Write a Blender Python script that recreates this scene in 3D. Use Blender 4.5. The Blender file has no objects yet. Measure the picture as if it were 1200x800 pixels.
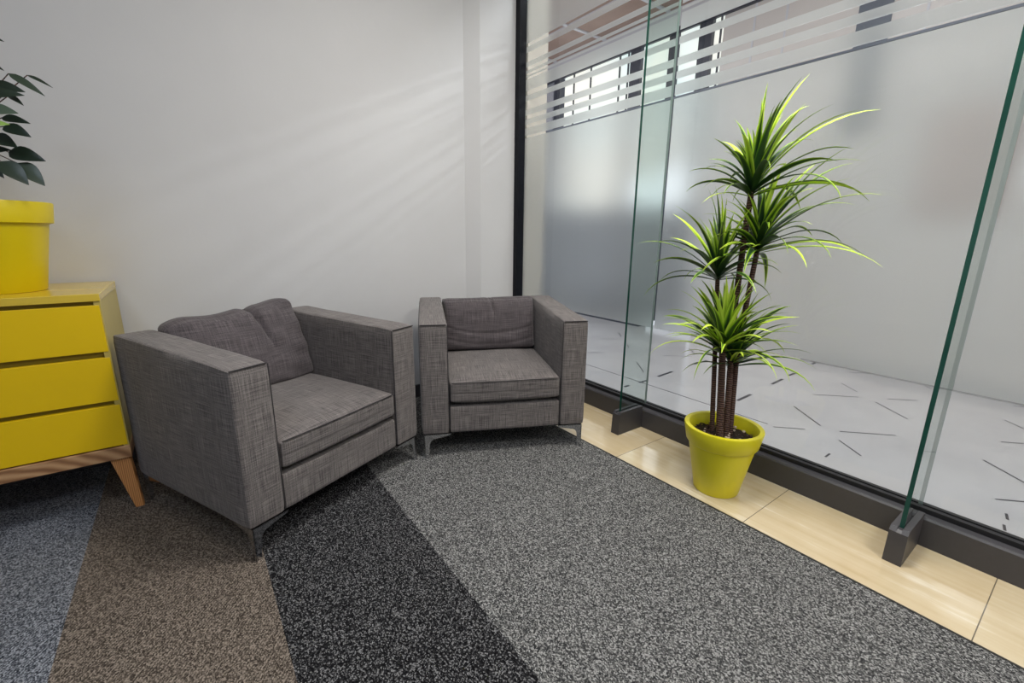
import bpy, bmesh, math, random
from mathutils import Vector, Matrix, noise
C = bpy.context.scene
COL = C.collection
PI = math.pi
R = math.radians

# ------------------------------------------------------------------ camera
H = 1.10
cam_d = bpy.data.cameras.new('camera'); cam = bpy.data.objects.new('camera', cam_d); COL.objects.link(cam)
down = Vector((-25, 2150, 520)).normalized()
fy = Vector((-390, -130, 520)); fy = (fy - down * fy.dot(down)).normalized()
fz = -down
fx = fy.cross(fz)
# rows of the world-from-lens matrix (lens axes: right, down, forward)
M3 = Matrix((fx, fy, fz))
right = M3 @ Vector((1, 0, 0)); up = M3 @ Vector((0, -1, 0)); back = M3 @ Vector((0, 0, -1))
mw = Matrix((right, up, back)).transposed().to_4x4(); mw.translation = (0, 0, H)
cam.matrix_world = mw
cam_d.sensor_width = 36; cam_d.lens = 520 / 1200 * 36; cam_d.clip_start = 0.02
C.camera = cam

# ------------------------------------------------------------------ view, world, lights
C.view_settings.view_transform = 'Standard'; C.view_settings.look = 'None'
C.view_settings.exposure = 0.08; C.view_settings.gamma = 1.0
C.view_settings.use_curve_mapping = False
C.cycles.use_denoising = True
C.cycles.max_bounces = 14; C.cycles.transparent_max_bounces = 24
C.cycles.transmission_bounces = 12; C.cycles.diffuse_bounces = 5
C.cycles.caustics_refractive = True
C.cycles.sample_clamp_indirect = 6
w = bpy.data.worlds.new('world'); C.world = w; w.use_nodes = True
w.node_tree.nodes['Background'].inputs[0].default_value = (0.86, 0.90, 1.0, 1)
w.node_tree.nodes['Background'].inputs[1].default_value = 0.9

def area(name, loc, sx, sy, power, col=(1, 1, 1), rot=(0, 0, 0)):
    d = bpy.data.lights.new(name, 'AREA'); d.shape = 'RECTANGLE'; d.size = sx; d.size_y = sy
    d.energy = power; d.color = col
    o = bpy.data.objects.new(name, d); COL.objects.link(o); o.location = loc; o.rotation_euler = rot
    return o
CEIL = 2.95
for (lx, ly, p, c) in ((-1.0, 0.4, 13, (0.72, 0.83, 1.0)), (1.15, 0.9, 50, (1.0, 0.955, 0.90)), (-1.0, -1.5, 14, (0.72, 0.83, 1.0)), (1.15, -1.1, 40, (1.0, 0.955, 0.90))):
    area('room_panel_and_fill', (lx, ly, CEIL - 0.02), 0.6, 0.6, p, c)  # warm pair: ceiling panels; cool left pair: added fill in place of daylight
for (lx, ly, p) in ((2.52, 4.2, 30), (2.52, 1.4, 30), (2.52, -1.4, 30)):
    area('corridor_panel_light', (lx, ly, 3.36), 0.35, 1.4, p, (0.93, 0.96, 1.0))

sp_ = area('corridor_spot', (4.2, 0.9, 3.36), 0.06, 0.06, 7, (0.95, 0.97, 1.0), (0, R(60), R(-20))); sp_.data.spread = R(110)

# ------------------------------------------------------------------ helpers
def mat(name):
    m = bpy.data.materials.new(name); m.use_nodes = True
    nt = m.node_tree; b = nt.nodes['Principled BSDF']
    return m, nt, b
def N(nt, t, **kw):
    n = nt.nodes.new(t)
    for k, v in kw.items():
        if k.startswith('i_'):
            key = k[2:]
            n.inputs[int(key) if key.isdigit() else key.replace('_', ' ')].default_value = v
        else: setattr(n, k, v)
    return n
def L(nt, a, b): nt.links.new(a, b)
def ramp(nt, fac, stops):
    r = nt.nodes.new('ShaderNodeValToRGB'); cr = r.color_ramp
    while len(cr.elements) < len(stops): cr.elements.new(0.5)
    for e, (p, c) in zip(cr.elements, stops):
        e.position = p; e.color = (*c, 1) if len(c) == 3 else c
    L(nt, fac, r.inputs[0]); return r
def math_n(nt, op, a, b=None, c=None):
    n = nt.nodes.new('ShaderNodeMath'); n.operation = op
    for i, v in enumerate((a, b, c)):
        if v is None: continue
        if isinstance(v, (int, float)): n.inputs[i].default_value = v
        else: L(nt, v, n.inputs[i])
    return n.outputs[0]
def mixc(nt, fac, a, b, blend='MIX'):
    n = nt.nodes.new('ShaderNodeMix'); n.data_type = 'RGBA'; n.blend_type = blend
    for s, v in ((0, fac), (6, a), (7, b)):
        if isinstance(v, (int, float)): n.inputs[s].default_value = v
        elif isinstance(v, tuple): n.inputs[s].default_value = (*v, 1) if len(v) == 3 else v
        else: L(nt, v, n.inputs[s])
    return n.outputs[2]
def bump(nt, b, h, strength=0.3, dist=0.002):
    n = nt.nodes.new('ShaderNodeBump'); n.inputs['Strength'].default_value = strength
    n.inputs['Distance'].default_value = dist; L(nt, h, n.inputs['Height']); L(nt, n.outputs[0], b.inputs['Normal'])
def coords(nt, kind='Object', scale=(1, 1, 1), rot=(0, 0, 0)):
    tc = nt.nodes.new('ShaderNodeTexCoord'); mp = nt.nodes.new('ShaderNodeMapping')
    mp.inputs['Scale'].default_value = scale; mp.inputs['Rotation'].default_value = rot
    L(nt, tc.outputs[kind], mp.inputs[0]); return mp.outputs[0]
def noise_n(nt, vec, scale, detail=2, rough=0.5):
    n = nt.nodes.new('ShaderNodeTexNoise'); n.inputs['Scale'].default_value = scale
    n.inputs['Detail'].default_value = detail; n.inputs['Roughness'].default_value = rough
    L(nt, vec, n.inputs['Vector']); return n.outputs[0]

def simple(name, col, rough=0.5, metal=0.0, var=0.04, scale=12, bmp=0.0, coat=0.0):
    m, nt, b = mat(name)
    v = coords(nt)
    n = noise_n(nt, v, scale, 3)
    lo = tuple(c * (1 - var) for c in col); hi = tuple(min(1, c * (1 + var)) for c in col)
    r = ramp(nt, n, [(0.3, lo), (0.7, hi)])
    L(nt, r.outputs[0], b.inputs['Base Color'])
    b.inputs['Roughness'].default_value = rough; b.inputs['Metallic'].default_value = metal
    b.inputs['Coat Weight'].default_value = coat
    if bmp: bump(nt, b, noise_n(nt, v, scale * 12, 3), bmp, 0.001)
    return m

# ------------------------------------------------------------------ mesh helpers
def box_uv(me):
    uv = me.uv_layers.new(name='UVMap')
    for p in me.polygons:
        n = p.normal; ax = max(range(3), key=lambda i: abs(n[i]))
        for li in p.loop_indices:
            co = me.vertices[me.loops[li].vertex_index].co
            uv.data[li].uv = ((co.y, co.z), (co.x, co.z), (co.x, co.y))[ax]
def obj(name, bm, m, parent=None, smooth=True, uv=True, angle=40, kind=None):
    me = bpy.data.meshes.new(name)
    bmesh.ops.recalc_face_normals(bm, faces=bm.faces)
    bm.to_mesh(me); bm.free()
    for mm in (m if isinstance(m, (list, tuple)) else [m]): me.materials.append(mm)
    if uv and not me.uv_layers: box_uv(me)
    if smooth:
        for p in me.polygons: p.use_smooth = True
        me.set_sharp_from_angle(angle=R(angle))
    o = bpy.data.objects.new(name, me); COL.objects.link(o)
    if parent: o.parent = parent
    if kind: o['kind'] = kind
    return o
def struct(name, bm, m, parent=None, **k): return obj(name, bm, m, parent, kind='structure', **k)
def thing(name, label, cat, loc=(0, 0, 0), rz=0, group=None):
    o = bpy.data.objects.new(name, None); COL.objects.link(o); o.empty_display_size = 0.1
    o.location = loc; o.rotation_euler = (0, 0, rz); o['label'] = label; o['category'] = cat
    if group: o['group'] = group
    return o
def add_box(bm, x0, x1, y0, y1, z0, z1, bev=0.0, seg=2, mi=0):
    r = bmesh.ops.create_cube(bm, size=1)
    vs = r['verts']
    for v in vs: v.co = Vector((x0 + (v.co.x + .5) * (x1 - x0), y0 + (v.co.y + .5) * (y1 - y0), z0 + (v.co.z + .5) * (z1 - z0)))
    fs = list({f for v in vs for f in v.link_faces})
    for f in fs: f.material_index = mi
    if bev:
        es = list({e for v in vs for e in v.link_edges})
        bmesh.ops.bevel(bm, geom=es, offset=bev, segments=seg, profile=0.5, affect='EDGES')
    return vs
def box_bm(*a, **k):
    bm = bmesh.new(); add_box(bm, *a, **k); return bm
def add_prism(bm, pts, axis, a0, a1, mi=0):
    """polygon pts (2-D) extruded along axis from a0 to a1"""
    def mk(p, a):
        return {'x': (a, p[0], p[1]), 'y': (p[0], a, p[1]), 'z': (p[0], p[1], a)}[axis]
    A = [bm.verts.new(mk(p, a0)) for p in pts]; B = [bm.verts.new(mk(p, a1)) for p in pts]
    fs = [bm.faces.new(A), bm.faces.new(B[::-1])]
    n = len(pts)
    for i in range(n): fs.append(bm.faces.new((A[i], B[i], B[(i + 1) % n], A[(i + 1) % n])))
    for f in fs: f.material_index = mi
def add_tube(bm, pts, rad, seg=10, cap=True):
    rings = []
    n = len(pts)
    for i, p in enumerate(pts):
        p = Vector(p)
        t = (Vector(pts[min(i + 1, n - 1)]) - Vector(pts[max(i - 1, 0)])).normalized()
        a = Vector((0, 0, 1)) if abs(t.z) < 0.9 else Vector((1, 0, 0))
        s = t.cross(a).normalized(); u = s.cross(t)
        r = rad[i] if isinstance(rad, (list, tuple)) else rad
        rings.append([bm.verts.new(p + (s * math.cos(2 * PI * k / seg) + u * math.sin(2 * PI * k / seg)) * r) for k in range(seg)])
    for a, b in zip(rings, rings[1:]):
        for k in range(seg): bm.faces.new((a[k], a[(k + 1) % seg], b[(k + 1) % seg], b[k]))
    if cap: bm.faces.new(rings[0][::-1]); bm.faces.new(rings[-1])
def add_lathe(bm, prof, seg=64, c=(0, 0)):
    rings = []
    for (r, z) in prof:
        if r < 1e-6: rings.append([bm.verts.new((c[0], c[1], z))])
        else: rings.append([bm.verts.new((c[0] + r * math.cos(2 * PI * k / seg), c[1] + r * math.sin(2 * PI * k / seg), z)) for k in range(seg)])
    for a, b in zip(rings, rings[1:]):
        for k in range(seg):
            k2 = (k + 1) % seg
            if len(a) == 1 and len(b) == 1: continue
            if len(a) == 1: bm.faces.new((a[0], b[k2], b[k]))
            elif len(b) == 1: bm.faces.new((a[k], a[k2], b[0]))
            else: bm.faces.new((a[k], a[k2], b[k2], b[k]))
def plane_bm(x0, x1, y0, y1, z):
    bm = bmesh.new(); bm.faces.new([bm.verts.new(p) for p in ((x0, y0, z), (x1, y0, z), (x1, y1, z), (x0, y1, z))]); return bm

# ------------------------------------------------------------------ materials
# plaster wall
m_wall, nt, b = mat('painted_plaster')
v = coords(nt)
n1 = noise_n(nt, v, 1.3, 4)
r = ramp(nt, n1, [(0.3, (0.575, 0.575, 0.58)), (0.7, (0.615, 0.612, 0.615))])
L(nt, r.outputs[0], b.inputs['Base Color']); b.inputs['Roughness'].default_value = 0.62
bump(nt, b, noise_n(nt, coords(nt, scale=(1, 1, 1)), 9, 6, 0.6), 0.25, 0.004)
m_ceil = simple('ceiling_paint', (0.8, 0.8, 0.79), 0.8)

# carpet: loop pile, colour bands along x (50 cm tiles)
m_carpet, nt, b = mat('loop_pile_carpet')
v = coords(nt)
sep = nt.nodes.new('ShaderNodeSeparateXYZ'); L(nt, v, sep.inputs[0]); X = sep.outputs[0]
vor = nt.nodes.new('ShaderNodeTexVoronoi'); vor.inputs['Scale'].default_value = 310; vor.inputs['Randomness'].default_value = 0.75
L(nt, coords(nt, scale=(1, 0.8, 1), rot=(0, 0, 0.6)), vor.inputs['Vector'])
cellsep = nt.nodes.new('ShaderNodeSeparateColor'); L(nt, vor.outputs['Color'], cellsep.inputs[0])
f1 = math_n(nt, 'MULTIPLY_ADD', noise_n(nt, v, 420, 2), 0.50, math_n(nt, 'MULTIPLY', cellsep.outputs[0], 0.62))
wav = nt.nodes.new('ShaderNodeTexWave'); wav.inputs['Scale'].default_value = 38; wav.inputs['Distortion'].default_value = 1.5
wav.inputs['Detail'].default_value = 2; L(nt, coords(nt, rot=(0, 0, R(38))), wav.inputs['Vector'])
f2 = math_n(nt, 'MULTIPLY_ADD', wav.outputs[1], 0.16, math_n(nt, 'SUBTRACT', f1, 0.08))
blue = ramp(nt, f2, [(0.31, (0.022, 0.027, 0.037)), (0.55, (0.11, 0.12, 0.14)), (0.82, (0.34, 0.36, 0.40))])
brown = ramp(nt, f2, [(0.31, (0.036, 0.028, 0.022)), (0.58, (0.125, 0.102, 0.083)), (0.86, (0.31, 0.26, 0.215))])
black = ramp(nt, f1, [(0.40, (0.003, 0.003, 0.004)), (0.66, (0.022, 0.022, 0.024)), (0.88, (0.24, 0.24, 0.245))])
grey = ramp(nt, f1, [(0.32, (0.022, 0.023, 0.025)), (0.60, (0.105, 0.105, 0.103)), (0.85, (0.38, 0.38, 0.37))])
c1 = mixc(nt, math_n(nt, 'GREATER_THAN', X, -0.412), blue.outputs[0], brown.outputs[0])
c2 = mixc(nt, math_n(nt, 'GREATER_THAN', X, 0.093), c1, black.outputs[0])
c3 = mixc(nt, math_n(nt, 'GREATER_THAN', X, 0.592), c2, grey.outputs[0])
L(nt, c3, b.inputs['Base Color']); b.inputs['Roughness'].default_value = 0.95
b.inputs['Specular IOR Level'].default_value = 0.15
bump(nt, b, vor.outputs['Distance'], 0.6, 0.004)

# travertine tiles: veins along y, joints across
m_stone, nt, b = mat('polished_travertine')
v = coords(nt)
sep = nt.nodes.new('ShaderNodeSeparateXYZ'); L(nt, v, sep.inputs[0])
wv = noise_n(nt, coords(nt, scale=(26, 1.6, 1)), 1.0, 4, 0.6)
blot = noise_n(nt, v, 7, 3)
tile = math_n(nt, 'FLOOR', math_n(nt, 'DIVIDE', math_n(nt, 'SUBTRACT', sep.outputs[1], 0.053), 0.648))
wn = nt.nodes.new('ShaderNodeTexWhiteNoise'); wn.noise_dimensions = '1D'; L(nt, tile, wn.inputs['W'])
base = ramp(nt, math_n(nt, 'MULTIPLY_ADD', blot, 0.35, math_n(nt, 'MULTIPLY', wv, 0.65)),
            [(0.3, (0.54, 0.42, 0.25)), (0.45, (0.62, 0.51, 0.33)), (0.56, (0.66, 0.56, 0.38)), (0.68, (0.82, 0.76, 0.62))])
tinted = mixc(nt, math_n(nt, 'MULTIPLY', wn.outputs[0], 0.4), base.outputs[0], (0.62, 0.47, 0.26))
fr = math_n(nt, 'FRACT', math_n(nt, 'DIVIDE', math_n(nt, 'SUBTRACT', sep.outputs[1], 0.053 - 0.0015), 0.648))
joint = math_n(nt, 'LESS_THAN', fr, 0.0045)
L(nt, mixc(nt, joint, tinted, (0.16, 0.13, 0.09)), b.inputs['Base Color'])
b.inputs['Roughness'].default_value = 0.09
b.inputs['Specular IOR Level'].default_value = 0.6

m_corr_floor, nt, b = mat('pale_polished_floor')
v = coords(nt)
r = ramp(nt, noise_n(nt, v, 2.5, 5), [(0.3, (0.53, 0.525, 0.53)), (0.7, (0.60, 0.595, 0.595))])
L(nt, r.outputs[0], b.inputs['Base Color']); b.inputs['Roughness'].default_value = 0.16
m_inlay = simple('dark_inlay', (0.035, 0.035, 0.045), 0.3)

# charcoal powder-coated metal
m_metal, nt, b = mat('charcoal_coated_metal')
v = coords(nt)
sp = ramp(nt, noise_n(nt, v, 60, 4, 0.7), [(0.0, (0.050, 0.048, 0.053)), (0.73, (0.060, 0.058, 0.064)), (0.80, (0.22, 0.22, 0.22))])
L(nt, sp.outputs[0], b.inputs['Base Color']); b.inputs['Roughness'].default_value = 0.42
m_black = simple('black_frame', (0.004, 0.005, 0.009), 0.55)
m_black.node_tree.nodes['Principled BSDF'].inputs['Specular IOR Level'].default_value = 0.2
m_gasket = simple('black_gasket', (0.010, 0.010, 0.012), 0.6)
m_strip = simple('carpet_edge_strip', (0.03, 0.028, 0.025), 0.5)

# glass (clear pane: transparent with fresnel gloss)
def glass_mat(name, tint, ior=1.5):
    m = bpy.data.materials.new(name); m.use_nodes = True; nt = m.node_tree
    for n in list(nt.nodes): nt.nodes.remove(n)
    out = nt.nodes.new('ShaderNodeOutputMaterial'); mx = nt.nodes.new('ShaderNodeMixShader')
    tr = nt.nodes.new('ShaderNodeBsdfTransparent'); gl = nt.nodes.new('ShaderNodeBsdfGlossy')
    fr = nt.nodes.new('ShaderNodeFresnel'); fr.inputs[0].default_value = ior
    geo = nt.nodes.new('ShaderNodeNewGeometry')
    nz = noise_n(nt, coords(nt), 1.5, 2)
    tn = ramp(nt, nz, [(0.0, tuple(c * 0.99 for c in tint)), (1.0, tint)])
    L(nt, tn.outputs[0], tr.inputs[0]); gl.inputs['Roughness'].default_value = 0.01
    f = math_n(nt, 'MULTIPLY', fr.outputs[0], math_n(nt, 'SUBTRACT', 1.0, geo.outputs['Backfacing']))
    L(nt, f, mx.inputs[0]); L(nt, tr.outputs[0], mx.inputs[1]); L(nt, gl.outputs[0], mx.inputs[2]); L(nt, mx.outputs[0], out.inputs[0])
    return m
m_glass = glass_mat('clear_pane_glass', (0.975, 0.985, 0.98))
m_fin = glass_mat('green_tinted_glass', (0.90, 0.945, 0.925))
m_edge, nt, b = mat('green_glass_edge')
r = ramp(nt, noise_n(nt, coords(nt), 6, 3), [(0.3, (0.010, 0.055, 0.040)), (0.7, (0.018, 0.085, 0.062))])
L(nt, r.outputs[0], b.inputs['Base Color']); b.inputs['Roughness'].default_value = 0.15
m_edge2 = simple('pale_glass_edge', (0.22, 0.28, 0.27), 0.2)

# frosted film: scatters light, blurs what lies behind
m_frost = bpy.data.materials.new('frosted_film'); m_frost.use_nodes = True; nt = m_frost.node_tree
for n in list(nt.nodes): nt.nodes.remove(n)
out = nt.nodes.new('ShaderNodeOutputMaterial')
rf = nt.nodes.new('ShaderNodeBsdfRefraction'); rf.inputs['Roughness'].default_value = 0.30; rf.inputs['IOR'].default_value = 1.35
rf.inputs[0].default_value = (0.97, 0.98, 0.98, 1)
tl = nt.nodes.new('ShaderNodeBsdfTranslucent'); df = nt.nodes.new('ShaderNodeBsdfDiffuse')
gn = ramp(nt, noise_n(nt, coords(nt), 500, 2), [(0.3, (0.80, 0.82, 0.82)), (0.7, (0.88, 0.90, 0.90))])
L(nt, gn.outputs[0], tl.inputs[0]); L(nt, gn.outputs[0], df.inputs[0])
ma = nt.nodes.new('ShaderNodeMixShader'); ma.inputs[0].default_value = 0.5; L(nt, tl.outputs[0], ma.inputs[1]); L(nt, df.outputs[0], ma.inputs[2])
mb = nt.nodes.new('ShaderNodeMixShader'); mb.inputs[0].default_value = 0.22; L(nt, rf.outputs[0], mb.inputs[1]); L(nt, ma.outputs[0], mb.inputs[2])
L(nt, mb.outputs[0], out.inputs[0])

# linen upholstery
def fabric(name, dark, light, warm):
    m, nt, b = mat(name)
    def cs(scale):
        return coords(nt, 'UV', scale)
    h = noise_n(nt, cs((9, 330, 1)), 1.0, 3, 0.65)
    w_ = noise_n(nt, cs((330, 9, 1)), 1.0, 3, 0.65)
    fine = noise_n(nt, cs((1, 1, 1)), 420, 2)
    big = noise_n(nt, coords(nt, 'Object'), 4.5, 3)
    s = math_n(nt, 'ADD', math_n(nt, 'MULTIPLY', h, 0.40), math_n(nt, 'MULTIPLY', w_, 0.40))
    s = math_n(nt, 'MULTIPLY_ADD', fine, 0.20, s)
    s = math_n(nt, 'MULTIPLY_ADD', big, 0.06, math_n(nt, 'SUBTRACT', s, 0.03))
    r = ramp(nt, s, [(0.36, dark), (0.5, tuple((a + c) / 2 * 0.85 for a, c in zip(dark, light))), (0.66, light)])
    L(nt, mixc(nt, math_n(nt, 'MULTIPLY', big, 0.5), r.outputs[0], warm, 'MULTIPLY'), b.inputs['Base Color'])
    b.inputs['Roughness'].default_value = 0.9; b.inputs['Specular IOR Level'].default_value = 0.2
    b.inputs['Sheen Weight'].default_value = 0.15
    bump(nt, b, s, 0.5, 0.0015)
    return m
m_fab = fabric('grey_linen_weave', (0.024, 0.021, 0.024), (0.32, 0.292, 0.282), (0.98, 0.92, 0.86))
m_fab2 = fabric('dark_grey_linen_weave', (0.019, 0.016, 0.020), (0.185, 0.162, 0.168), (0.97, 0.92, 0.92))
m_seam = simple('dark_seam_cord', (0.035, 0.032, 0.034), 0.9)
m_chrome = simple('polished_chrome', (0.62, 0.62, 0.63), 0.12, 1.0, 0.02)
m_under = simple('black_underlining', (0.012, 0.012, 0.013), 0.9)

# yellow lacquer
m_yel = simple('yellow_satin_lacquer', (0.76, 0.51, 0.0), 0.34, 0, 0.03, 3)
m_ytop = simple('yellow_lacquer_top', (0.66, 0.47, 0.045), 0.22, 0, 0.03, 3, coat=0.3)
m_yside = simple('shaded_lacquer_side', (0.46, 0.36, 0.085), 0.4, 0, 0.05, 3)  # same yellow lacquer, with the shade of the side put into the colour
m_gap = simple('shaded_drawer_gap', (0.22, 0.16, 0.0), 0.6)  # yellow darkened to paint in the shadow between the drawers
m_ypot = simple('yellow_plastic_pot', (0.68, 0.53, 0.0), 0.38, 0, 0.03, 5)
m_ypot2 = simple('bright_yellow_plastic_pot', (0.80, 0.72, 0.015), 0.36, 0, 0.03, 5)
# wood
def wood(name, scale, rot, a, c, d):
    m, nt, b = mat(name)
    v = coords(nt, 'Object', scale, rot)
    dis = noise_n(nt, v, 1.2, 3)
    wv = nt.nodes.new('ShaderNodeTexWave'); wv.wave_type = 'RINGS'; wv.rings_direction = 'Y'
    wv.inputs['Scale'].default_value = 1.3; wv.inputs['Distortion'].default_value = 5; wv.inputs['Detail'].default_value = 2; wv.inputs['Detail Scale'].default_value = 0.8
    L(nt, v, wv.inputs['Vector'])
    f = math_n(nt, 'MULTIPLY_ADD', wv.outputs[1], 0.7, math_n(nt, 'MULTIPLY', dis, 0.3))
    r = ramp(nt, f, [(0.1, a), (0.5, c), (0.9, d)])
    L(nt, r.outputs[0], b.inputs['Base Color']); b.inputs['Roughness'].default_value = 0.45
    bump(nt, b, f, 0.15, 0.001)
    return m
m_wood = wood('pine_rail', (5, 2, 7), (0, 0.1, 0.3), (0.22, 0.105, 0.045), (0.40, 0.215, 0.10), (0.52, 0.32, 0.165))
m_wood2 = wood('pine_leg', (40, 30, 3.2), (0.05, 0.03, 0), (0.30, 0.12, 0.035), (0.54, 0.24, 0.08), (0.64, 0.32, 0.12))

# plant
m_leaf, nt, b = mat('two_tone_blade_leaf')
tc = nt.nodes.new('ShaderNodeTexCoord'); sp = nt.nodes.new('ShaderNodeSeparateXYZ'); L(nt, tc.outputs['UV'], sp.inputs[0])
at = nt.nodes.new('ShaderNodeAttribute'); at.attribute_name = 'tone'; 
ac = math_n(nt, 'ABSOLUTE', math_n(nt, 'SUBTRACT', sp.outputs[0], 0.5))
edge = math_n(nt, 'MULTIPLY_ADD', ac, 1.1, math_n(nt, 'MULTIPLY', sp.outputs[1], 0.62))
edge = math_n(nt, 'ADD', edge, math_n(nt, 'MULTIPLY_ADD', at.outputs['Fac'], 0.75, -0.42))
r = ramp(nt, edge, [(0.20, (0.012, 0.045, 0.012)), (0.38, (0.05, 0.14, 0.014)), (0.53, (0.33, 0.54, 0.02)), (0.80, (0.66, 0.86, 0.09))])
L(nt, r.outputs[0], b.inputs['Base Color']); b.inputs['Roughness'].default_value = 0.38
m_fic, nt, b = mat('dark_ficus_leaf')
at = nt.nodes.new('ShaderNodeAttribute'); at.attribute_name = 'tone'
r = ramp(nt, at.outputs['Fac'], [(0.1, (0.010, 0.020, 0.012)), (0.6, (0.040, 0.062, 0.038)), (0.9, (0.10, 0.14, 0.10)), (1.0, (0.30, 0.48, 0.10))])
L(nt, r.outputs[0], b.inputs['Base Color']); b.inputs['Roughness'].default_value = 0.35
m_trunk, nt, b = mat('ringed_brown_trunk')
v = coords(nt)
wv = nt.nodes.new('ShaderNodeTexWave'); wv.bands_direction = 'Z'; wv.inputs['Scale'].default_value = 32; wv.inputs['Distortion'].default_value = 1.2
L(nt, v, wv.inputs['Vector'])
r = ramp(nt, wv.outputs[1], [(0.1, (0.045, 0.020, 0.015)), (0.8, (0.15, 0.075, 0.055))])
L(nt, r.outputs[0], b.inputs['Base Color']); b.inputs['Roughness'].default_value = 0.6
bump(nt, b, wv.outputs[1], 0.8, 0.004)
m_soil = simple('dark_soil', (0.025, 0.014, 0.010), 0.9, 0, 0.5, 80, 0.8)
m_chip = simple('bark_chip', (0.060, 0.026, 0.018), 0.75, 0, 0.5, 40)
m_peb = simple('cream_pebble', (0.62, 0.50, 0.38), 0.6, 0, 0.15, 60)

# ------------------------------------------------------------------ structure
YB = 2.72          # back wall
GX = 2.12          # glass plane
XL, YF = -3.2, -3.0
struct('floor', plane_bm(XL, 1.648, YF, YB + 0.02, 0.0), m_carpet, smooth=False)
struct('floor', plane_bm(1.655, GX + 0.02, YF, 2.95, 0.0), m_stone, smooth=False)
struct('trim_1', box_bm(1.648, 1.655, YF, YB, -0.01, 0.002), m_strip, smooth=False)
struct('floor', plane_bm(GX + 0.02, 4.7, YF - 3, 9.0, 0.0), m_corr_floor, smooth=False)
bm = bmesh.new()
add_prism(bm, [(XL, YB), (1.585, YB), (1.675, 2.665), (2.008, 2.665), (2.008, 2.97), (XL, 2.97)], 'z', 0, CEIL + 0.1)
struct('wall_back', bm, m_wall, smooth=False)
struct('wall_left', box_bm(XL - 0.1, XL, YF, YB, 0, CEIL), m_wall, smooth=False)
struct('wall_front', box_bm(XL, GX, YF - 0.1, YF, 0, CEIL), m_wall, smooth=False)
struct('ceiling', box_bm(XL, GX + 0.05, YF, YB, CEIL, CEIL + 0.1), m_ceil, smooth=False)
struct('baseboard_back', box_bm(XL, 1.585, YB - 0.014, YB, 0, 0.09, bev=0.003), m_metal, smooth=False)
# black corner post
struct('trim_2', box_bm(1.950, 2.010, 2.620, 2.665, 0.0, CEIL, bev=0.004), m_black, smooth=False)
# bottom channel of the glass wall
bm = bmesh.new()
add_prism(bm, [(2.062, 0), (2.062, 0.104), (2.068, 0.111), (2.098, 0.113), (2.098, 0.0)], 'y', YF, 2.62)
add_prism(bm, [(2.098, 0), (2.098, 0.131), (2.119, 0.131), (2.119, 0.0)], 'y', YF, 2.95, mi=1)
add_prism(bm, [(2.131, 0), (2.131, 0.131), (2.15, 0.131), (2.15, 0.0)], 'y', YF, 2.95, mi=1)
struct('trim_3', bm, [m_metal, m_gasket], smooth=False)

# glass panes with frosted film
FIN_Y = [1.539, 0.285]
ZS = [(0.585, 1.7795), (1.795, 1.846), (1.871, 1.905), (1.931, 1.968), (2.026, 2.060), (2.090, 2.164),
      (2.177, 2.189), (2.203, 2.220), (2.243, 2.273), (2.333, 2.369), (2.391, 2.75)]
panes = [(2.95, 1.543), (1.535, 0.289), (0.281, -0.965), (-0.973, -2.9)]
for i, (ya, yb) in enumerate(panes):
    g = struct('window_%d' % (i + 1), box_bm(GX, GX + 0.010, yb, ya, 0.12, CEIL + 0.05), m_glass, smooth=False)
    bm = bmesh.new()
    for (z0, z1) in ZS: add_box(bm, GX + 0.0105, GX + 0.0113, yb + 0.002, ya - 0.002, z0, z1)
    obj('frosted_film', bm, m_frost, g, smooth=False, kind='structure')
struct('trim_4', box_bm(GX - 0.03, GX + 0.04, YF, 2.95, CEIL, CEIL + 0.12), m_black, smooth=False)

# corridor beyond
XO = 4.52
m_fascia = simple('white_fascia', (0.72, 0.72, 0.76), 0.6)
m_taupe = simple('taupe_panel', (0.73, 0.68, 0.645), 0.35, 0, 0.06, 1.2)
m_slate = simple('slate_blue_panel', (0.15, 0.17, 0.21), 0.4, 0, 0.15, 1.5)
m_beige = simple('beige_pier', (0.62, 0.57, 0.49), 0.7, 0, 0.04, 4)
m_terra = simple('terracotta_panel', (0.58, 0.47, 0.43), 0.5, 0, 0.1, 2)
m_post = simple('dark_window_post', (0.035, 0.04, 0.06), 0.4)
m_salmon = simple('salmon_ceiling_panel', (0.40, 0.27, 0.22), 0.55, 0, 0.10, 3)
m_lit, nt, b = mat('lit_shop_window')
v = coords(nt)
r = ramp(nt, noise_n(nt, v, 0.9, 2), [(0.3, (0.62, 0.86, 0.92)), (0.6, (1.0, 0.97, 0.88))])
L(nt, r.outputs[0], b.inputs['Emission Color']); b.inputs['Emission Strength'].default_value = 0.95
b.inputs['Base Color'].default_value = (0.3, 0.3, 0.3, 1)
m_lamp, nt, b = mat('lamp_lens')
nz = ramp(nt, noise_n(nt, coords(nt), 5, 1), [(0, (1, 0.97, 0.93)), (1, (1, 1, 0.98))])
L(nt, nz.outputs[0], b.inputs['Emission Color']); b.inputs['Emission Strength'].default_value = 14

struct('wall_right', box_bm(XO, XO + 0.15, YF - 3, 9, 3.22, 3.9), m_fascia, smooth=False)
struct('ceiling', box_bm(GX + 0.03, XO + 0.15, YF - 3, 9, 3.42, 3.5), m_salmon, smooth=False)
# white joints of the corridor ceiling
bm = bmesh.new()
yy = -5.6
while yy < 9:
    add_box(bm, 2.2, XO - 0.02, yy - 0.02, yy + 0.02, 3.405, 3.42); yy += 0.90
for xx in (2.9, 3.9): add_box(bm, xx - 0.03, xx + 0.03, YF - 3, 9, 3.403, 3.419)
struct('trim_5', bm, m_fascia, smooth=False)
struct('trim_6', box_bm(XO - 0.03, XO, YF - 3, 9, 3.17, 3.225), m_post, smooth=False)
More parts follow.
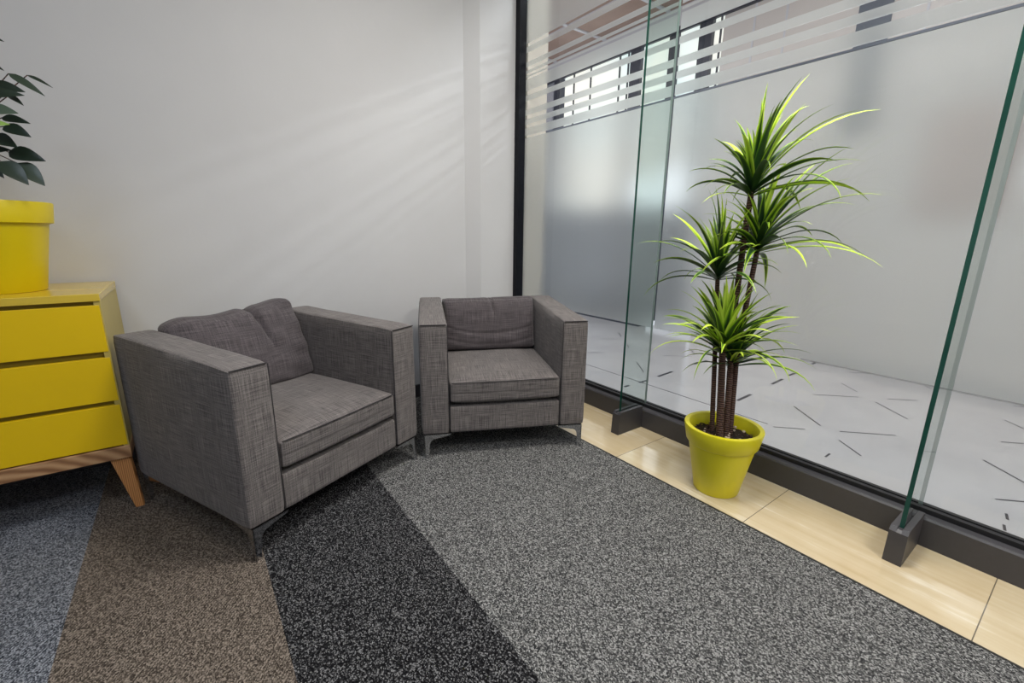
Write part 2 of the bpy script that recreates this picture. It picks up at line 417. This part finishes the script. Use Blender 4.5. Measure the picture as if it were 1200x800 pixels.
# dado, plinth, lit glazing, posts
struct('wall_right', box_bm(XO, XO + 0.15, 2.95, 9, 0.10, 1.45), m_slate, smooth=False)
struct('baseboard_right', box_bm(XO - 0.06, XO + 0.1, 3.45, 9, 0.0, 0.10), m_post, smooth=False)
struct('window_5', box_bm(XO + 0.03, XO + 0.05, 2.76, 5.05, 1.45, 3.19), m_lit, smooth=False)
struct('window_6', box_bm(XO + 0.03, XO + 0.05, 5.30, 9.0, 1.45, 3.19), simple('dim_window', (0.45, 0.45, 0.48), 0.2), smooth=False)
bm = bmesh.new()
for (a, c) in ((5.10, 5.22), (3.73, 3.88), (3.26, 3.36), (2.87, 3.01)): add_box(bm, XO - 0.02, XO + 0.1, a, c, 0.1, 3.19)
for a in (4.86, 4.55, 4.07, 3.94, 2.80): add_box(bm, XO + 0.01, XO + 0.03, a - 0.006, a + 0.006, 1.45, 3.19)
struct('trim_7', bm, m_post, smooth=False)
struct('trim_10', box_bm(XO - 0.025, XO, YF - 3, 9, 2.538, 2.556), m_slate, smooth=False)
struct('baseboard_right', box_bm(XO - 0.02, XO, YF - 3, 1.62, 0.0, 0.07), simple('grey_skirting', (0.40, 0.39, 0.39), 0.5), smooth=False)
m_disp, nt, b = mat('lit_display_screen')
r = ramp(nt, noise_n(nt, coords(nt), 2, 1), [(0, (0.75, 0.88, 1.0)), (1, (0.95, 0.98, 1.0))])
L(nt, r.outputs[0], b.inputs['Emission Color']); b.inputs['Emission Strength'].default_value = 1.7
for k, (ya, yb, za, zb) in enumerate(((3.06, 3.22, 1.40, 1.85), (3.42, 3.64, 1.45, 1.75), (0.12, 0.42, 1.45, 1.60), (0.15, 0.33, 1.68, 1.76))):
    struct('window_%d' % (8 + k), box_bm(XO - 0.03, XO - 0.005, ya, yb, za, zb), m_disp, smooth=False)
struct('wall_right', box_bm(XO, XO + 0.15, YF - 3, 2.76, 0.0, 3.19), m_taupe, smooth=False)
bm = bmesh.new()
for a in (2.46, 2.18, 1.2, 0.6): add_box(bm, XO - 0.004, XO + 0.01, a - 0.008, a + 0.008, 0.0, 3.19)
struct('trim_8', bm, m_fascia, smooth=False)
struct('window_7', box_bm(XO - 0.01, XO + 0.01, 1.41, 1.63, 1.9, 2.95), m_slate, smooth=False)
struct('wall_right', box_bm(XO - 0.01, XO, 0.55, 1.05, 1.25, 2.0), m_terra, smooth=False)
struct('wall_right', box_bm(2.16, 2.345, 2.80, 3.6, 0, 3.42), m_beige, smooth=False)

# inlaid dashes of the corridor floor
D = [(3.976,3.336,3.844,3.185),(3.600,2.900,3.510,2.800),(3.160,2.425,2.961,2.194),(4.001,2.444,3.858,2.291),(3.529,2.090,3.742,2.096),(2.957,2.053,3.176,2.070),
 (2.539,2.040,2.596,2.043),(2.711,2.041,2.813,2.042),(4.422,1.494,4.51,1.499),(3.879,1.463,4.004,1.462),(3.536,1.439,3.742,1.450),(2.963,1.408,3.170,1.417),
 (3.544,1.162,3.757,0.949),(4.016,1.137,3.883,0.995),(4.416,1.207,4.51,1.11),(4.48,0.737,4.440,0.697),(3.885,0.817,4.027,0.684),(3.739,0.845,3.542,0.628),
 (3.178,1.135,2.971,0.904),(2.715,1.060,2.837,0.935),(2.972,0.805,3.179,0.596),(2.834,0.763,2.715,0.625),(2.545,0.728,2.608,0.729),
 (4.039,0.269,3.941,0.178),(3.569,0.227,3.646,0.149),(3.187,0.244,3.0,0.05),(2.727,0.143,2.86,0.01),(4.437,0.277,4.50,0.215),(2.614,0.097,2.558,0.087),(2.499,0.090,2.447,0.081),
 (3.56,3.237,3.71,3.124),(3.551,2.423,3.747,2.254),(3.024,2.903,3.164,2.810)]
bm = bmesh.new()
for (xa, ya, xb, yb) in D:
    a = Vector((xa, ya, 0)); c = Vector((xb, yb, 0)); d = (c - a).normalized()
    wd = 0.011 if (a.x > 2.9 or a.y > 1.0) else 0.005
    if abs(d.y) > 0.1: wd = 0.0045
    s = Vector((-d.y, d.x, 0)) * wd
    bm.faces.new([bm.verts.new(p + Vector((0, 0, 0.0008))) for p in (a - s, c - s, c + s, a + s)])
add_box(bm, 2.728, 2.734, 1.10, 6.0, -0.001, 0.0009)
struct('trim_9', bm, m_inlay, smooth=False)

# glass fins: blade on a metal shoe
fin_labels = ['green-edged vertical glass fin between armchair and potted plant', 'large green-edged glass fin at the right of the plant']
for fi, (y, lab) in enumerate(zip(FIN_Y, fin_labels)):
    t = thing('glass_fin', lab, 'glass fin', (0, y, 0), group='glass fins bracing the window wall')
    bm = bmesh.new()
    add_box(bm, 1.893, GX - 0.001, -0.0065, 0.0065, 0.10, CEIL)
    for f in bm.faces:
        n = f.normal
        if abs(f.calc_center_median().x - 1.893) < 1e-4: f.material_index = 1
        if abs(f.calc_center_median().x - (GX - 0.001)) < 1e-4: f.material_index = 2
    obj('glass_blade', bm, [m_fin, m_edge, m_edge2], t, smooth=False)
    bm = bmesh.new()
    add_prism(bm, [(1.858, 0), (1.862, 0.118), (1.874, 0.132), (2.061, 0.132), (2.061, 0)], 'y', -0.026, -0.0075)
    add_prism(bm, [(1.858, 0), (1.862, 0.118), (1.874, 0.132), (2.061, 0.132), (2.061, 0)], 'y', 0.0075, 0.026)
    add_prism(bm, [(1.858, 0), (1.862, 0.118), (1.874, 0.126), (1.892, 0.126), (1.892, 0.098), (2.061, 0.098), (2.061, 0)], 'y', -0.0075, 0.0075)
    obj('shoe', bm, m_metal, t, smooth=False)

# ------------------------------------------------------------------ armchairs
def cushion_bm(cx, cy, cz, hx, hy, hz, r, puff=0.0, wr=0.0, seed=0, cuts=26, fn=None):
    bm = bmesh.new()
    bmesh.ops.create_cube(bm, size=2)
    bmesh.ops.subdivide_edges(bm, edges=bm.edges[:], cuts=cuts, use_grid_fill=True)
    for v in bm.verts:
        p = v.co.copy(); q0 = Vector((p.x * hx, p.y * hy, p.z * hz))
        q = Vector((max(-hx + r, min(hx - r, q0.x)), max(-hy + r, min(hy - r, q0.y)), max(-hz + r, min(hz - r, q0.z))))
        d = q0 - q
        if d.length > 1e-7: q = q + d.normalized() * r
        if puff:
            k = (1 - p.x ** 2) * (1 - p.y ** 2)
            q.z += puff * k ** 0.6 * (1 if p.z > 0 else -1) * abs(p.z)
        if wr:
            nv = noise.noise(Vector((q.x * 5 + seed, q.y * 5, q.z * 5 + seed * 2)))
            nv2 = noise.noise(Vector((q.x * 14 + seed, q.y * 14, q.z * 14)))
            q += p.normalized() * (wr * nv + wr * 0.35 * nv2)
        if fn: q = fn(p, q)
        v.co = q + Vector((cx, cy, cz))
    return bm
def leg_bm(sx, sy):
    """L-shaped chrome corner leg, outer corner at origin, plates along +sx*x and +sy*y; top at z=.125"""
    prof = [(0, 0), (0.019, 0), (0.024, 0.060)]
    for i in range(9):
        a = i / 8 * PI / 2
        prof.append((0.025 + 0.030 * (1 - math.cos(a)), 0.066 + 0.036 * math.sin(a)))
    prof += [(0.130, 0.1175), (0.130, 0.125), (0, 0.125)]
    bm = bmesh.new()
    P = [(sx * u, z) for u, z in prof]
    add_prism(bm, P, 'y', 0, sy * 0.004)
    P = [(sy * u, z) for u, z in prof]
    add_prism(bm, P, 'x', 0, sx * 0.004)
    add_prism(bm, [(0, 0), (sx * 0.125, 0), (sx * 0.125, sy * 0.02), (sx * 0.02, sy * 0.125), (0, sy * 0.125)], 'z', 0.1205, 0.125)
    return bm
W0, W1, A0, A1 = -0.028, 0.812, 0.107, 0.676
DP = 0.762; ZB, ZT = 0.125, 0.687
def make_armchair(label, loc, rz, back_fn, back_args, seed, W0, W1):
    t = thing('armchair', label, 'armchair', loc, rz, 'grey fabric armchairs in the corner')
    for k, (a, c) in enumerate(((W0, A0), (A1, W1))):
        s_in = 1 if k == 0 else -1
        def fn(p, q):
            # arm: faint slump of top and softly bulging sides
            q = q.copy()
            q.z += 0.026 * (q.y / DP + 0.5) * max(0, p.z) + (0.003 * noise.noise(Vector((q.y * 4 + seed, k * 5.0, 0))) if p.z > 0.5 else 0)
            q.x += (0.004 * (1 - p.y ** 2) * (1 - p.z ** 2)) * (1 if p.x > 0 else -1) * abs(p.x)
            return q
        arm = obj('armrest', cushion_bm((a + c) / 2, DP / 2, (ZB + ZT) / 2, (c - a) / 2, DP / 2, (ZT - ZB) / 2, 0.017, fn=fn, cuts=18), m_fab, t)
        bm = bmesh.new()
        add_tube(bm, [(a + 0.008, 0.002, ZT - 0.006), (c - 0.008, 0.002, ZT - 0.006)], 0.0022, 8)
        add_tube(bm, [((c - 0.003) if k == 0 else (a + 0.003), 0.004, ZT - 0.01), ((c - 0.003) if k == 0 else (a + 0.003), 0.004, ZB + 0.01)], 0.0018, 8)
        obj('seam', bm, m_seam, arm)
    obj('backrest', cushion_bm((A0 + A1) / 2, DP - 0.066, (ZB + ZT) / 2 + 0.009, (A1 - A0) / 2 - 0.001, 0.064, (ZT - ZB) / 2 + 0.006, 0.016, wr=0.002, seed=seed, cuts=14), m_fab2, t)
    obj('front_rail', cushion_bm((A0 + A1) / 2, 0.335, 0.196, (A1 - A0) / 2 - 0.001, 0.330, 0.0705, 0.012, cuts=14), m_fab, t)
    def sfn(p, q):
        q = q.copy()
        if p.z > 0: q.z -= 0.008 * max(0, -p.y) ** 3
        q.y -= 0.006 * (1 - p.x ** 2) * (1 if p.y < -0.9 else 0)
        q.z += 0.003 * noise.noise(Vector((q.x * 5 + seed, q.y * 5, seed))) * max(0, 1 + p.y) ** 0.5
        return q
    sc = obj('seat_cushion', cushion_bm((A0 + A1) / 2 + 0.001, 0.302, 0.342, (A1 - A0) / 2 - 0.003, 0.302, 0.058, 0.018, puff=0.020, fn=sfn, cuts=26), m_fab, t)
    bm = bmesh.new()
    n = 24
    pts = []
    for i in range(n + 1):
        x = -1 + 2 * i / n
        pts.append(((A0 + A1) / 2 + x * ((A1 - A0) / 2 - 0.012), -0.001 - 0.005 * (1 - x * x), 0.3900))
    add_tube(bm, pts, 0.0024, 8)
    obj('piping', bm, m_seam, sc)
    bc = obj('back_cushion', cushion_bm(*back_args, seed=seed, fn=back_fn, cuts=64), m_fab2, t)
    obj('underside', box_bm(W0 + 0.02, W1 - 0.02, 0.02, DP - 0.02, ZB - 0.004, ZB + 0.003), m_under, t, smooth=False)
    for (px, py, sx, sy) in ((W0 + 0.012, 0.004, 1, 1), (W1 - 0.012, 0.004, -1, 1), (W0 + 0.012, DP - 0.01, 1, -1), (W1 - 0.012, DP - 0.01, -1, -1)):
        l = obj('leg', leg_bm(sx, sy), m_chrome, t, smooth=False); l.location = (px, py, 0)
    return t

# back cushion of the left chair: big, slumped, creased, peaking at the far side
def back1(p, q):
    q = q.copy()
    u, v = p.x, p.z                     # across, up
    # pillow thickness falls off to the seams
    th = (1 - abs(u) ** 3.0) * (1 - abs(v) ** 3.2)
    q.y += (1 if p.y > 0 else -1) * abs(p.y) * 0.052 * max(th, 0) ** 0.5
    # crease running from top middle down
    cl = u - 0.25 - 0.14 * (1 - v) * 0.5
    if p.y < 0.2: q.y += 0.030 * math.exp(-(cl / 0.040) ** 2) * max(0, min(1, (v + 0.2) * 1.1))
    q.z -= 0.016 * math.exp(-(cl / 0.08) ** 2) * max(0, v)
    # top line
    if v > 0: q.z += v * 0.006 * u
    if v > 0: q.z += v * (0.028 * math.exp(-((u - 0.80) / 0.30) ** 2) + 0.006 * math.sin(u * 6))
    # rounded left shoulder
    if u < -0.6 and v > 0: q.z -= 0.022 * ((-u - 0.6) / 0.4) ** 2 * v
    # folds at right
    if p.y < 0 and u > 0.1: q.y += 0.004 * math.sin((v * 5.0 + u * 3.0) * 2.2) * (u - 0.1)
    if p.y < 0: q.y += 0.006 * noise.noise(Vector((u * 3.3, v * 3.3, 4.1)))
    # lean back
    zz = q.z + 0.17
    q.y += zz * 0.30
    q.x += -0.02 * max(0, v)
    return q
def back2(p, q):
    q = q.copy()
    u, v = p.x, p.z
    th = (1 - abs(u) ** 4) * (1 - abs(v) ** 4)
    q.y += (1 if p.y > 0 else -1) * abs(p.y) * 0.056 * max(th, 0) ** 0.5
    cl = u - 0.02 - 0.10 * (1 - v)
    if p.y < 0.2: q.y += 0.026 * math.exp(-(cl / 0.032) ** 2) * max(0, min(1, (v - 0.3) * 2.0))
    if v > 0: q.z += -0.004 * math.exp(-(cl / 0.06) ** 2) + 0.006 * u
    # sagging crescent fold
    if p.y < 0:
        f = v + 0.30 - 0.30 * u * u
        q.y += 0.006 * math.exp(-(f / 0.07) ** 2)
        q.y += 0.004 * math.exp(-((v + 0.72 - 0.25 * u * u) / 0.07) ** 2) * (0.4 + abs(u))
        q.y += 0.005 * noise.noise(Vector((u * 3, v * 3, 9.1)))
    zz = q.z + 0.15
    q.y += zz * 0.20
    return q
make_armchair('grey linen armchair beside the yellow drawers, with slumped creased back cushion', (0.087, 1.560, 0), R(25.3), back1,
              (0.396, 0.578, 0.575, 0.284, 0.034, 0.176, 0.022), 3, -0.030, 0.822)
make_armchair('grey linen armchair in the corner beside the glass wall, with an upright back cushion', (0.868, 1.879, 0), R(-25.1), back2,
              (0.3915, 0.590, 0.562, 0.281, 0.034, 0.154, 0.020), 8, -0.031, 0.812)

# ------------------------------------------------------------------ yellow drawers
DX0, DX1, DY0, DY1 = -1.165, -0.268, 2.181, 2.695
dr = thing('chest_of_drawers', 'yellow three-drawer chest on a pine base against the wall', 'chest of drawers', ((DX0 + DX1) / 2, DY0, 0))
hw = (DX1 - DX0) / 2; dd = DY1 - DY0
bm = bmesh.new()
add_box(bm, -hw, -hw + 0.018, 0.002, dd, 0.276, 0.846); add_box(bm, hw - 0.018, hw, 0.002, dd, 0.276, 0.846)
add_box(bm, -hw + 0.018, hw - 0.018, dd - 0.012, dd, 0.276, 0.846)
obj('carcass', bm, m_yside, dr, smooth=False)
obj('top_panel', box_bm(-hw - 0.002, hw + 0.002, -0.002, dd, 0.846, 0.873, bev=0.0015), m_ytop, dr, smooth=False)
obj('recess', box_bm(-hw + 0.018, hw - 0.018, 0.020, 0.034, 0.276, 0.846), m_gap, dr, smooth=False)
for (z0, z1) in ((0.281, 0.446), (0.464, 0.634), (0.657, 0.831)):
    bm = bmesh.new()
    add_box(bm, -hw + 0.004, hw - 0.004, 0.0, 0.018, z0, z1, bev=0.0012)
    add_box(bm, -hw + 0.03, hw - 0.03, 0.018, dd - 0.05, z0 + 0.01, z1 - 0.03)
    obj('drawer', bm, m_yel, dr, smooth=False)
obj('base_rail', box_bm(-hw - 0.001, hw + 0.002, -0.004, dd, 0.226, 0.276, bev=0.002), m_wood, dr, smooth=False)
for sx in (-1, 1):
    for yy in (0.012, dd - 0.012):
        sy = 1 if yy < 0.1 else -1
        bm = bmesh.new()
        zt, zb = 0.226, 0.0
        xo = sx * hw
        top = [(xo - sx * 0.008, yy), (xo - sx * 0.068, yy), (xo - sx * 0.068, yy + sy * 0.055), (xo - sx * 0.008, yy + sy * 0.055)]
        bot = [(xo - sx * 0.002 + sx * 0.010, yy - 0.006 * sy), (xo - sx * 0.030 + sx * 0.010, yy - 0.006 * sy), (xo - sx * 0.030 + sx * 0.010, yy + sy * 0.022), (xo - sx * 0.002 + sx * 0.010, yy + sy * 0.022)]
        T = [bm.verts.new((x, y, zt)) for x, y in top]; B = [bm.verts.new((x, y, zb)) for x, y in bot]
        bm.faces.new(T); bm.faces.new(B)
        for i in range(4): bm.faces.new((T[i], T[(i + 1) % 4], B[(i + 1) % 4], B[i]))
        bmesh.ops.bevel(bm, geom=bm.edges[:], offset=0.002, segments=1, affect='EDGES')
        obj('leg', bm, m_wood2, dr, smooth=False)

# ------------------------------------------------------------------ ficus on the drawers
fp = thing('potted_ficus', 'dark-leaved artificial fig in a yellow pot on the chest of drawers', 'potted plant', (-0.572, 2.433, 0.8735))
bm = bmesh.new()
add_lathe(bm, [(0, 0.004), (0.126, 0.004), (0.130, 0.0), (0.134, 0.004), (0.176, 0.243), (0.190, 0.247), (0.199, 0.316), (0.197, 0.320), (0.180, 0.320), (0.178, 0.316), (0.165, 0.26), (0, 0.26)])
obj('pot', bm, m_ypot, fp)
bm = bmesh.new(); add_lathe(bm, [(0, 0.262), (0.164, 0.262), (0.164, 0.275), (0, 0.278)], 32); obj('soil', bm, m_soil, fp)
bm = bmesh.new()
rnd = random.Random(4)
tips = []
for k in range(3):
    a = k * 2.1
    pts = [(0.012 * math.cos(a + i * 0.9), 0.012 * math.sin(a + i * 0.9), 0.27 + i * 0.075) for i in range(9)]
    add_tube(bm, pts, [0.011 - i * 0.0007 for i in range(9)], 8)
obj('trunk', bm, m_trunk, fp)
def leaf_quad(bm, uvl, tl, base, tip, width, nrm, tone, seg=8, droop=0.0, ovate=True):
    base, tip = Vector(base), Vector(tip); ax = tip - base; Ln = ax.length; axn = ax.normalized()
    side = axn.cross(Vector(nrm)).normalized(); up_ = side.cross(axn)
    rows = []
    for i in range(seg + 1):
        s = i / seg
        if ovate: wd = width * (math.sin(PI * min(1, s ** 0.75)) ** 0.8) * (1 - 0.35 * s)
        else: wd = width * (1 - s ** 2.2) * (0.55 + 0.45 * min(1, s * 4))
        if s > 0.999: wd = 0.0004
        if s < 0.001: wd = max(wd, 0.001)
        c = base + ax * s + up_ * (droop * math.sin(PI * s))
        rows.append([bm.verts.new(c + side * wd - up_ * wd * -0.25), bm.verts.new(c), bm.verts.new(c - side * wd + up_ * wd * 0.25)])
    for i in range(seg):
        for j in range(2):
            f = bm.faces.new((rows[i][j], rows[i][j + 1], rows[i + 1][j + 1], rows[i + 1][j]))
            us = (j / 2, (j + 1) / 2)
            vals = ((us[0], i / seg), (us[1], i / seg), (us[1], (i + 1) / seg), (us[0], (i + 1) / seg))
            for lp, uvv in zip(f.loops, vals): lp[uvl].uv = uvv; lp[tl] = (tone, tone, tone, 1)
def cam_ray(px, py):
    return M3 @ Vector((px - 600, py - 400, 520))
def on_y(px, py, y):
    d = cam_ray(px, py); return Vector((0, 0, H)) + d * (y / d.y)
bm = bmesh.new(); uvl = bm.loops.layers.uv.new('UVMap'); tl = bm.loops.layers.color.new('tone')
bst = bmesh.new()
org = Vector(fp.location)
FL = [((10, 86), (53, 113), 4.2, 0.75, 2.30), ((32, 88), (62, 103), 2.0, 0.6, 2.34), ((-12, 100), (30, 108), 7, 0.45, 2.30), ((-14, 110), (29, 112), 6, 0.55, 2.27),
      ((10, 112), (28, 124), 3, 0.5, 2.33), ((-16, 128), (22, 133), 7, 0.9, 2.26), ((2, 138), (36, 145), 5, 0.1, 2.3), ((-18, 146), (12, 146), 4.5, 1.0, 2.22),
      ((4, 148), (37, 161), 7, 0.1, 2.27), ((-10, 160), (21, 173), 8, 0.08, 2.28), ((10, 178), (54, 189), 9, 0.15, 2.30), ((-18, 177), (14, 176), 5, 0.2, 2.3),
      ((1, 189), (34, 217), 9, 0.55, 2.26), ((20, 191), (53, 218), 9, 0.65, 2.28), ((-10, 196), (5, 209), 4, 0.3, 2.3), ((-8, 78), (5, 83), 2, 0.4, 2.3), ((-30, 38), (5, 49), 4, 0.4, 2.3)]
for (a, c, wd, tone, y) in FL:
    A = on_y(*a, y) - org; Cc = on_y(*c, y - 0.03) - org
    s = y / 520 * 1.35
    leaf_quad(bm, uvl, tl, A, Cc, wd * s * 0.62, Vector((0.1, -1, 0.5)), tone, droop=0.004)
    add_tube(bst, [A, A * 0.55 + Vector((0, 0, 0.24)), Vector((0, 0, 0.3 + (A.z - 0.3) * 0.55))], [0.0015, 0.002, 0.003], 6)
for i in range(170):
    z = 0.42 + rnd.random() ** 0.8 * 0.75
    rad = 0.30 * math.sin(min(1, (z - 0.30) / 0.35) * PI / 2) * (1 - max(0, z - 0.8) * 0.7)
    th = rnd.random() * 2 * PI
    if math.cos(th) > 0.25 and z < 0.75: th += PI
    st = Vector((math.cos(th) * rad * rnd.uniform(0.3, 0.8), math.sin(th) * rad * rnd.uniform(0.3, 0.8), z))
    en = st + Vector((math.cos(th + rnd.uniform(-.6, .6)) * 0.075, math.sin(th) * 0.075, rnd.uniform(-0.05, 0.01)))
    if (org + en).y > YB - 0.02 or (org + st).y > YB - 0.02: continue
    if (org + en).x > -0.60 or (org + st).x > -0.60: continue
    leaf_quad(bm, uvl, tl, st, en, 0.017, Vector((0, -0.5, 1)), rnd.uniform(0, 0.8), seg=6)
    add_tube(bst, [st, st * 0.5 + Vector((0, 0, z * 0.42)), Vector((0, 0, z * 0.8))], 0.0016, 5)
obj('foliage', bm, m_fic, fp, uv=False); obj('twigs', bst, m_trunk, fp)

# ------------------------------------------------------------------ dracaena by the glass wall
PC = Vector((1.807, 0.902, 0))
dp = thing('potted_dracaena', 'tall spiky green plant in a bright yellow pot on the stone strip', 'potted plant', PC)
bm = bmesh.new()
add_lathe(bm, [(0, 0.003), (0.086, 0.003), (0.090, 0.0), (0.093, 0.004), (0.1345, 0.222), (0.143, 0.228), (0.146, 0.232), (0.1595, 0.298), (0.158, 0.304), (0.140, 0.304), (0.137, 0.300), (0.128, 0.238), (0, 0.238)], 72)
obj('pot', bm, m_ypot2, dp)
bm = bmesh.new(); add_lathe(bm, [(0, 0.240), (0.1275, 0.240), (0.1285, 0.250), (0.06, 0.255), (0, 0.257)], 40); obj('soil', bm, m_soil, dp)
rnd = random.Random(11)
def blob(bm, c, s, rnd):
    r = bmesh.ops.create_icosphere(bm, subdivisions=1, radius=1)
    rot = Matrix.Rotation(rnd.random() * 6, 3, 'Z') @ Matrix.Rotation(rnd.uniform(-.5, .5), 3, 'X')
    for v in r['verts']:
        v.co = Vector(c) + rot @ Vector((v.co.x * s[0], v.co.y * s[1], v.co.z * s[2])) * rnd.uniform(0.85, 1.1)
bm = bmesh.new()
for i in range(150):
    a = rnd.random() * 2 * PI; rr = 0.118 * math.sqrt(rnd.random())
    blob(bm, (rr * math.cos(a), rr * math.sin(a), 0.258 + rnd.random() * 0.006), (rnd.uniform(.006, .014), rnd.uniform(.003, .006), rnd.uniform(.002, .004)), rnd)
obj('bark_chips', bm, m_chip, dp, kind='stuff')
bm = bmesh.new()
for i in range(34):
    a = rnd.random() * 2 * PI; rr = 0.112 * math.sqrt(rnd.random())
    s = rnd.uniform(.004, .0075)
    blob(bm, (rr * math.cos(a), rr * math.sin(a), 0.264), (s * 1.2, s, s * 0.8), rnd)
obj('pebbles', bm, m_peb, dp, kind='stuff')
# a plane through the pot facing the lens: pixel + depth offset -> point
vdir = Vector((PC.x, PC.y, 0)).normalized()
def at_depth(px, py, off=0.0):
    d = cam_ray(px, py); dist = Vector((PC.x, PC.y, 0)).length + off
    return Vector((0, 0, H)) + d * (dist / d.dot(vdir))
def trunk(pts, rads, nm='trunk'):
    bm = bmesh.new()
    P = [at_depth(*p) - PC for p in pts]
    P[0].z = 0.245
    Q = []; RR = []
    n = 14
    for i in range(n + 1):
        s = i / n * (len(P) - 1); k = min(int(s), len(P) - 2); f = s - k
        Q.append(P[k].lerp(P[k + 1], f)); RR.append(rads[0] + (rads[1] - rads[0]) * i / n)
    add_tube(bm, Q, RR, 12)
    obj(nm, bm, m_trunk, dp)
    return Q[-1]
def crown(top, n, ln, seed, elev=(5, 85), width=0.0132, lime=0.5, bias=(0, 0), drop=0.8, spread=0.07):
    rnd = random.Random(seed)
    bm = bmesh.new(); uvl = bm.loops.layers.uv.new('UVMap'); tl = bm.loops.layers.color.new('tone')
    for i in range(n):
        az = i * 2.39996 + rnd.uniform(-.25, .25)
        e = R(elev[0] + (elev[1] - elev[0]) * ((i + 0.5) / n) ** 0.9 + rnd.uniform(-7, 7))
        Ln = ln * rnd.uniform(0.78, 1.08) * (0.82 if e > 1.2 else 1) * (1 + bias[0] * math.cos(az - R(bias[1])))
        hd = Vector((math.cos(az), math.sin(az), 0))
        st = top + Vector((0, 0, -spread * 0.35 + spread * (i / n))) + hd * 0.006
        # towards the glass the blades are shorter
        wall = GX - 0.03 - (PC.x + st.x)
        seg = 11; pts = []; p = st.copy(); cur = e
        dr = drop * rnd.uniform(0.7, 1.35) * (0.25 + math.cos(e) * 0.95)
        for k in range(seg + 1):
            pts.append(p.copy())
            p = p + (hd * math.cos(cur) + Vector((0, 0, math.sin(cur)))) * (Ln / seg)
            cur -= dr * (0.3 + 1.5 * (k / seg)) * 1.5 / seg
        mx = max(q.x - st.x for q in pts)
        if mx > wall:
            f = wall / mx
            pts = [Vector((st.x + (q.x - st.x) * f, q.y, q.z)) for q in pts]
        tone = min(1, max(0, rnd.gauss(lime, 0.22)))
        tw = rnd.uniform(-0.6, 0.6)
        wd0 = width * rnd.uniform(0.8, 1.2)
        rows = []
        for k, q in enumerate(pts):
            s = k / seg
            tan = (pts[min(k + 1, seg)] - pts[max(k - 1, 0)]).normalized()
            sd = tan.cross(Vector((0, 0, 1)))
            if sd.length < 0.05: sd = Vector((-hd.y, hd.x, 0))
            sd.normalize(); upv = sd.cross(tan)
            a = tw * (0.3 + s)
            sd2 = sd * math.cos(a) + upv * math.sin(a); up2 = upv * math.cos(a) - sd * math.sin(a)
            wd = wd0 * min(1, 0.55 + s * 2.2) * (1 - s ** 2.4)
            if k == seg: wd = 0.0003
            rows.append([bm.verts.new(q + sd2 * wd + up2 * wd * 0.35), bm.verts.new(q), bm.verts.new(q - sd2 * wd + up2 * wd * 0.35)])
        for k in range(seg):
            for j in range(2):
                f = bm.faces.new((rows[k][j], rows[k][j + 1], rows[k + 1][j + 1], rows[k + 1][j]))
                vals = ((j / 2, k / seg), ((j + 1) / 2, k / seg), ((j + 1) / 2, (k + 1) / seg), (j / 2, (k + 1) / seg))
                for lp, uvv in zip(f.loops, vals): lp[uvl].uv = uvv; lp[tl] = (tone, tone, tone, 1)
    obj('leaf_crown', bm, m_leaf, dp, uv=False)
t1 = trunk([(851, 505, 0.01), (861, 360, 0.01), (872, 280, 0.0), (881, 222, 0.0)], (0.0125, 0.0105))
t2 = trunk([(856, 505, 0.03), (864, 408, 0.03), (878, 340, 0.02), (888, 290, 0.01)], (0.0115, 0.0095))
t3 = trunk([(835, 500, 0.03), (838, 410, 0.03), (841, 322, 0.0)], (0.0105, 0.0085))
t4 = trunk([(844, 508, -0.04), (847, 405, -0.04)], (0.0155, 0.013))
t5 = trunk([(852, 506, 0.03), (857, 424, 0.02)], (0.011, 0.010))
crown(t1 + Vector((0, 0, 0.0)), 60, 0.345, 21, (16, 95), lime=0.54, bias=(0.30, -36), spread=0.08)
crown(t2 + Vector((0, 0, 0.0)), 50, 0.33, 22, (3, 80), lime=0.56, bias=(0.30, -40))
crown(t3 + Vector((0, 0, 0.0)), 50, 0.30, 23, (8, 95), lime=0.50, bias=(0.22, 144))
crown(t4 + Vector((0, 0, -0.01)), 66, 0.31, 24, (18, 88), lime=0.66)
crown(t5 + Vector((0, 0, 0.0)), 42, 0.28, 25, (15, 85), lime=0.50, bias=(0.2, -36))
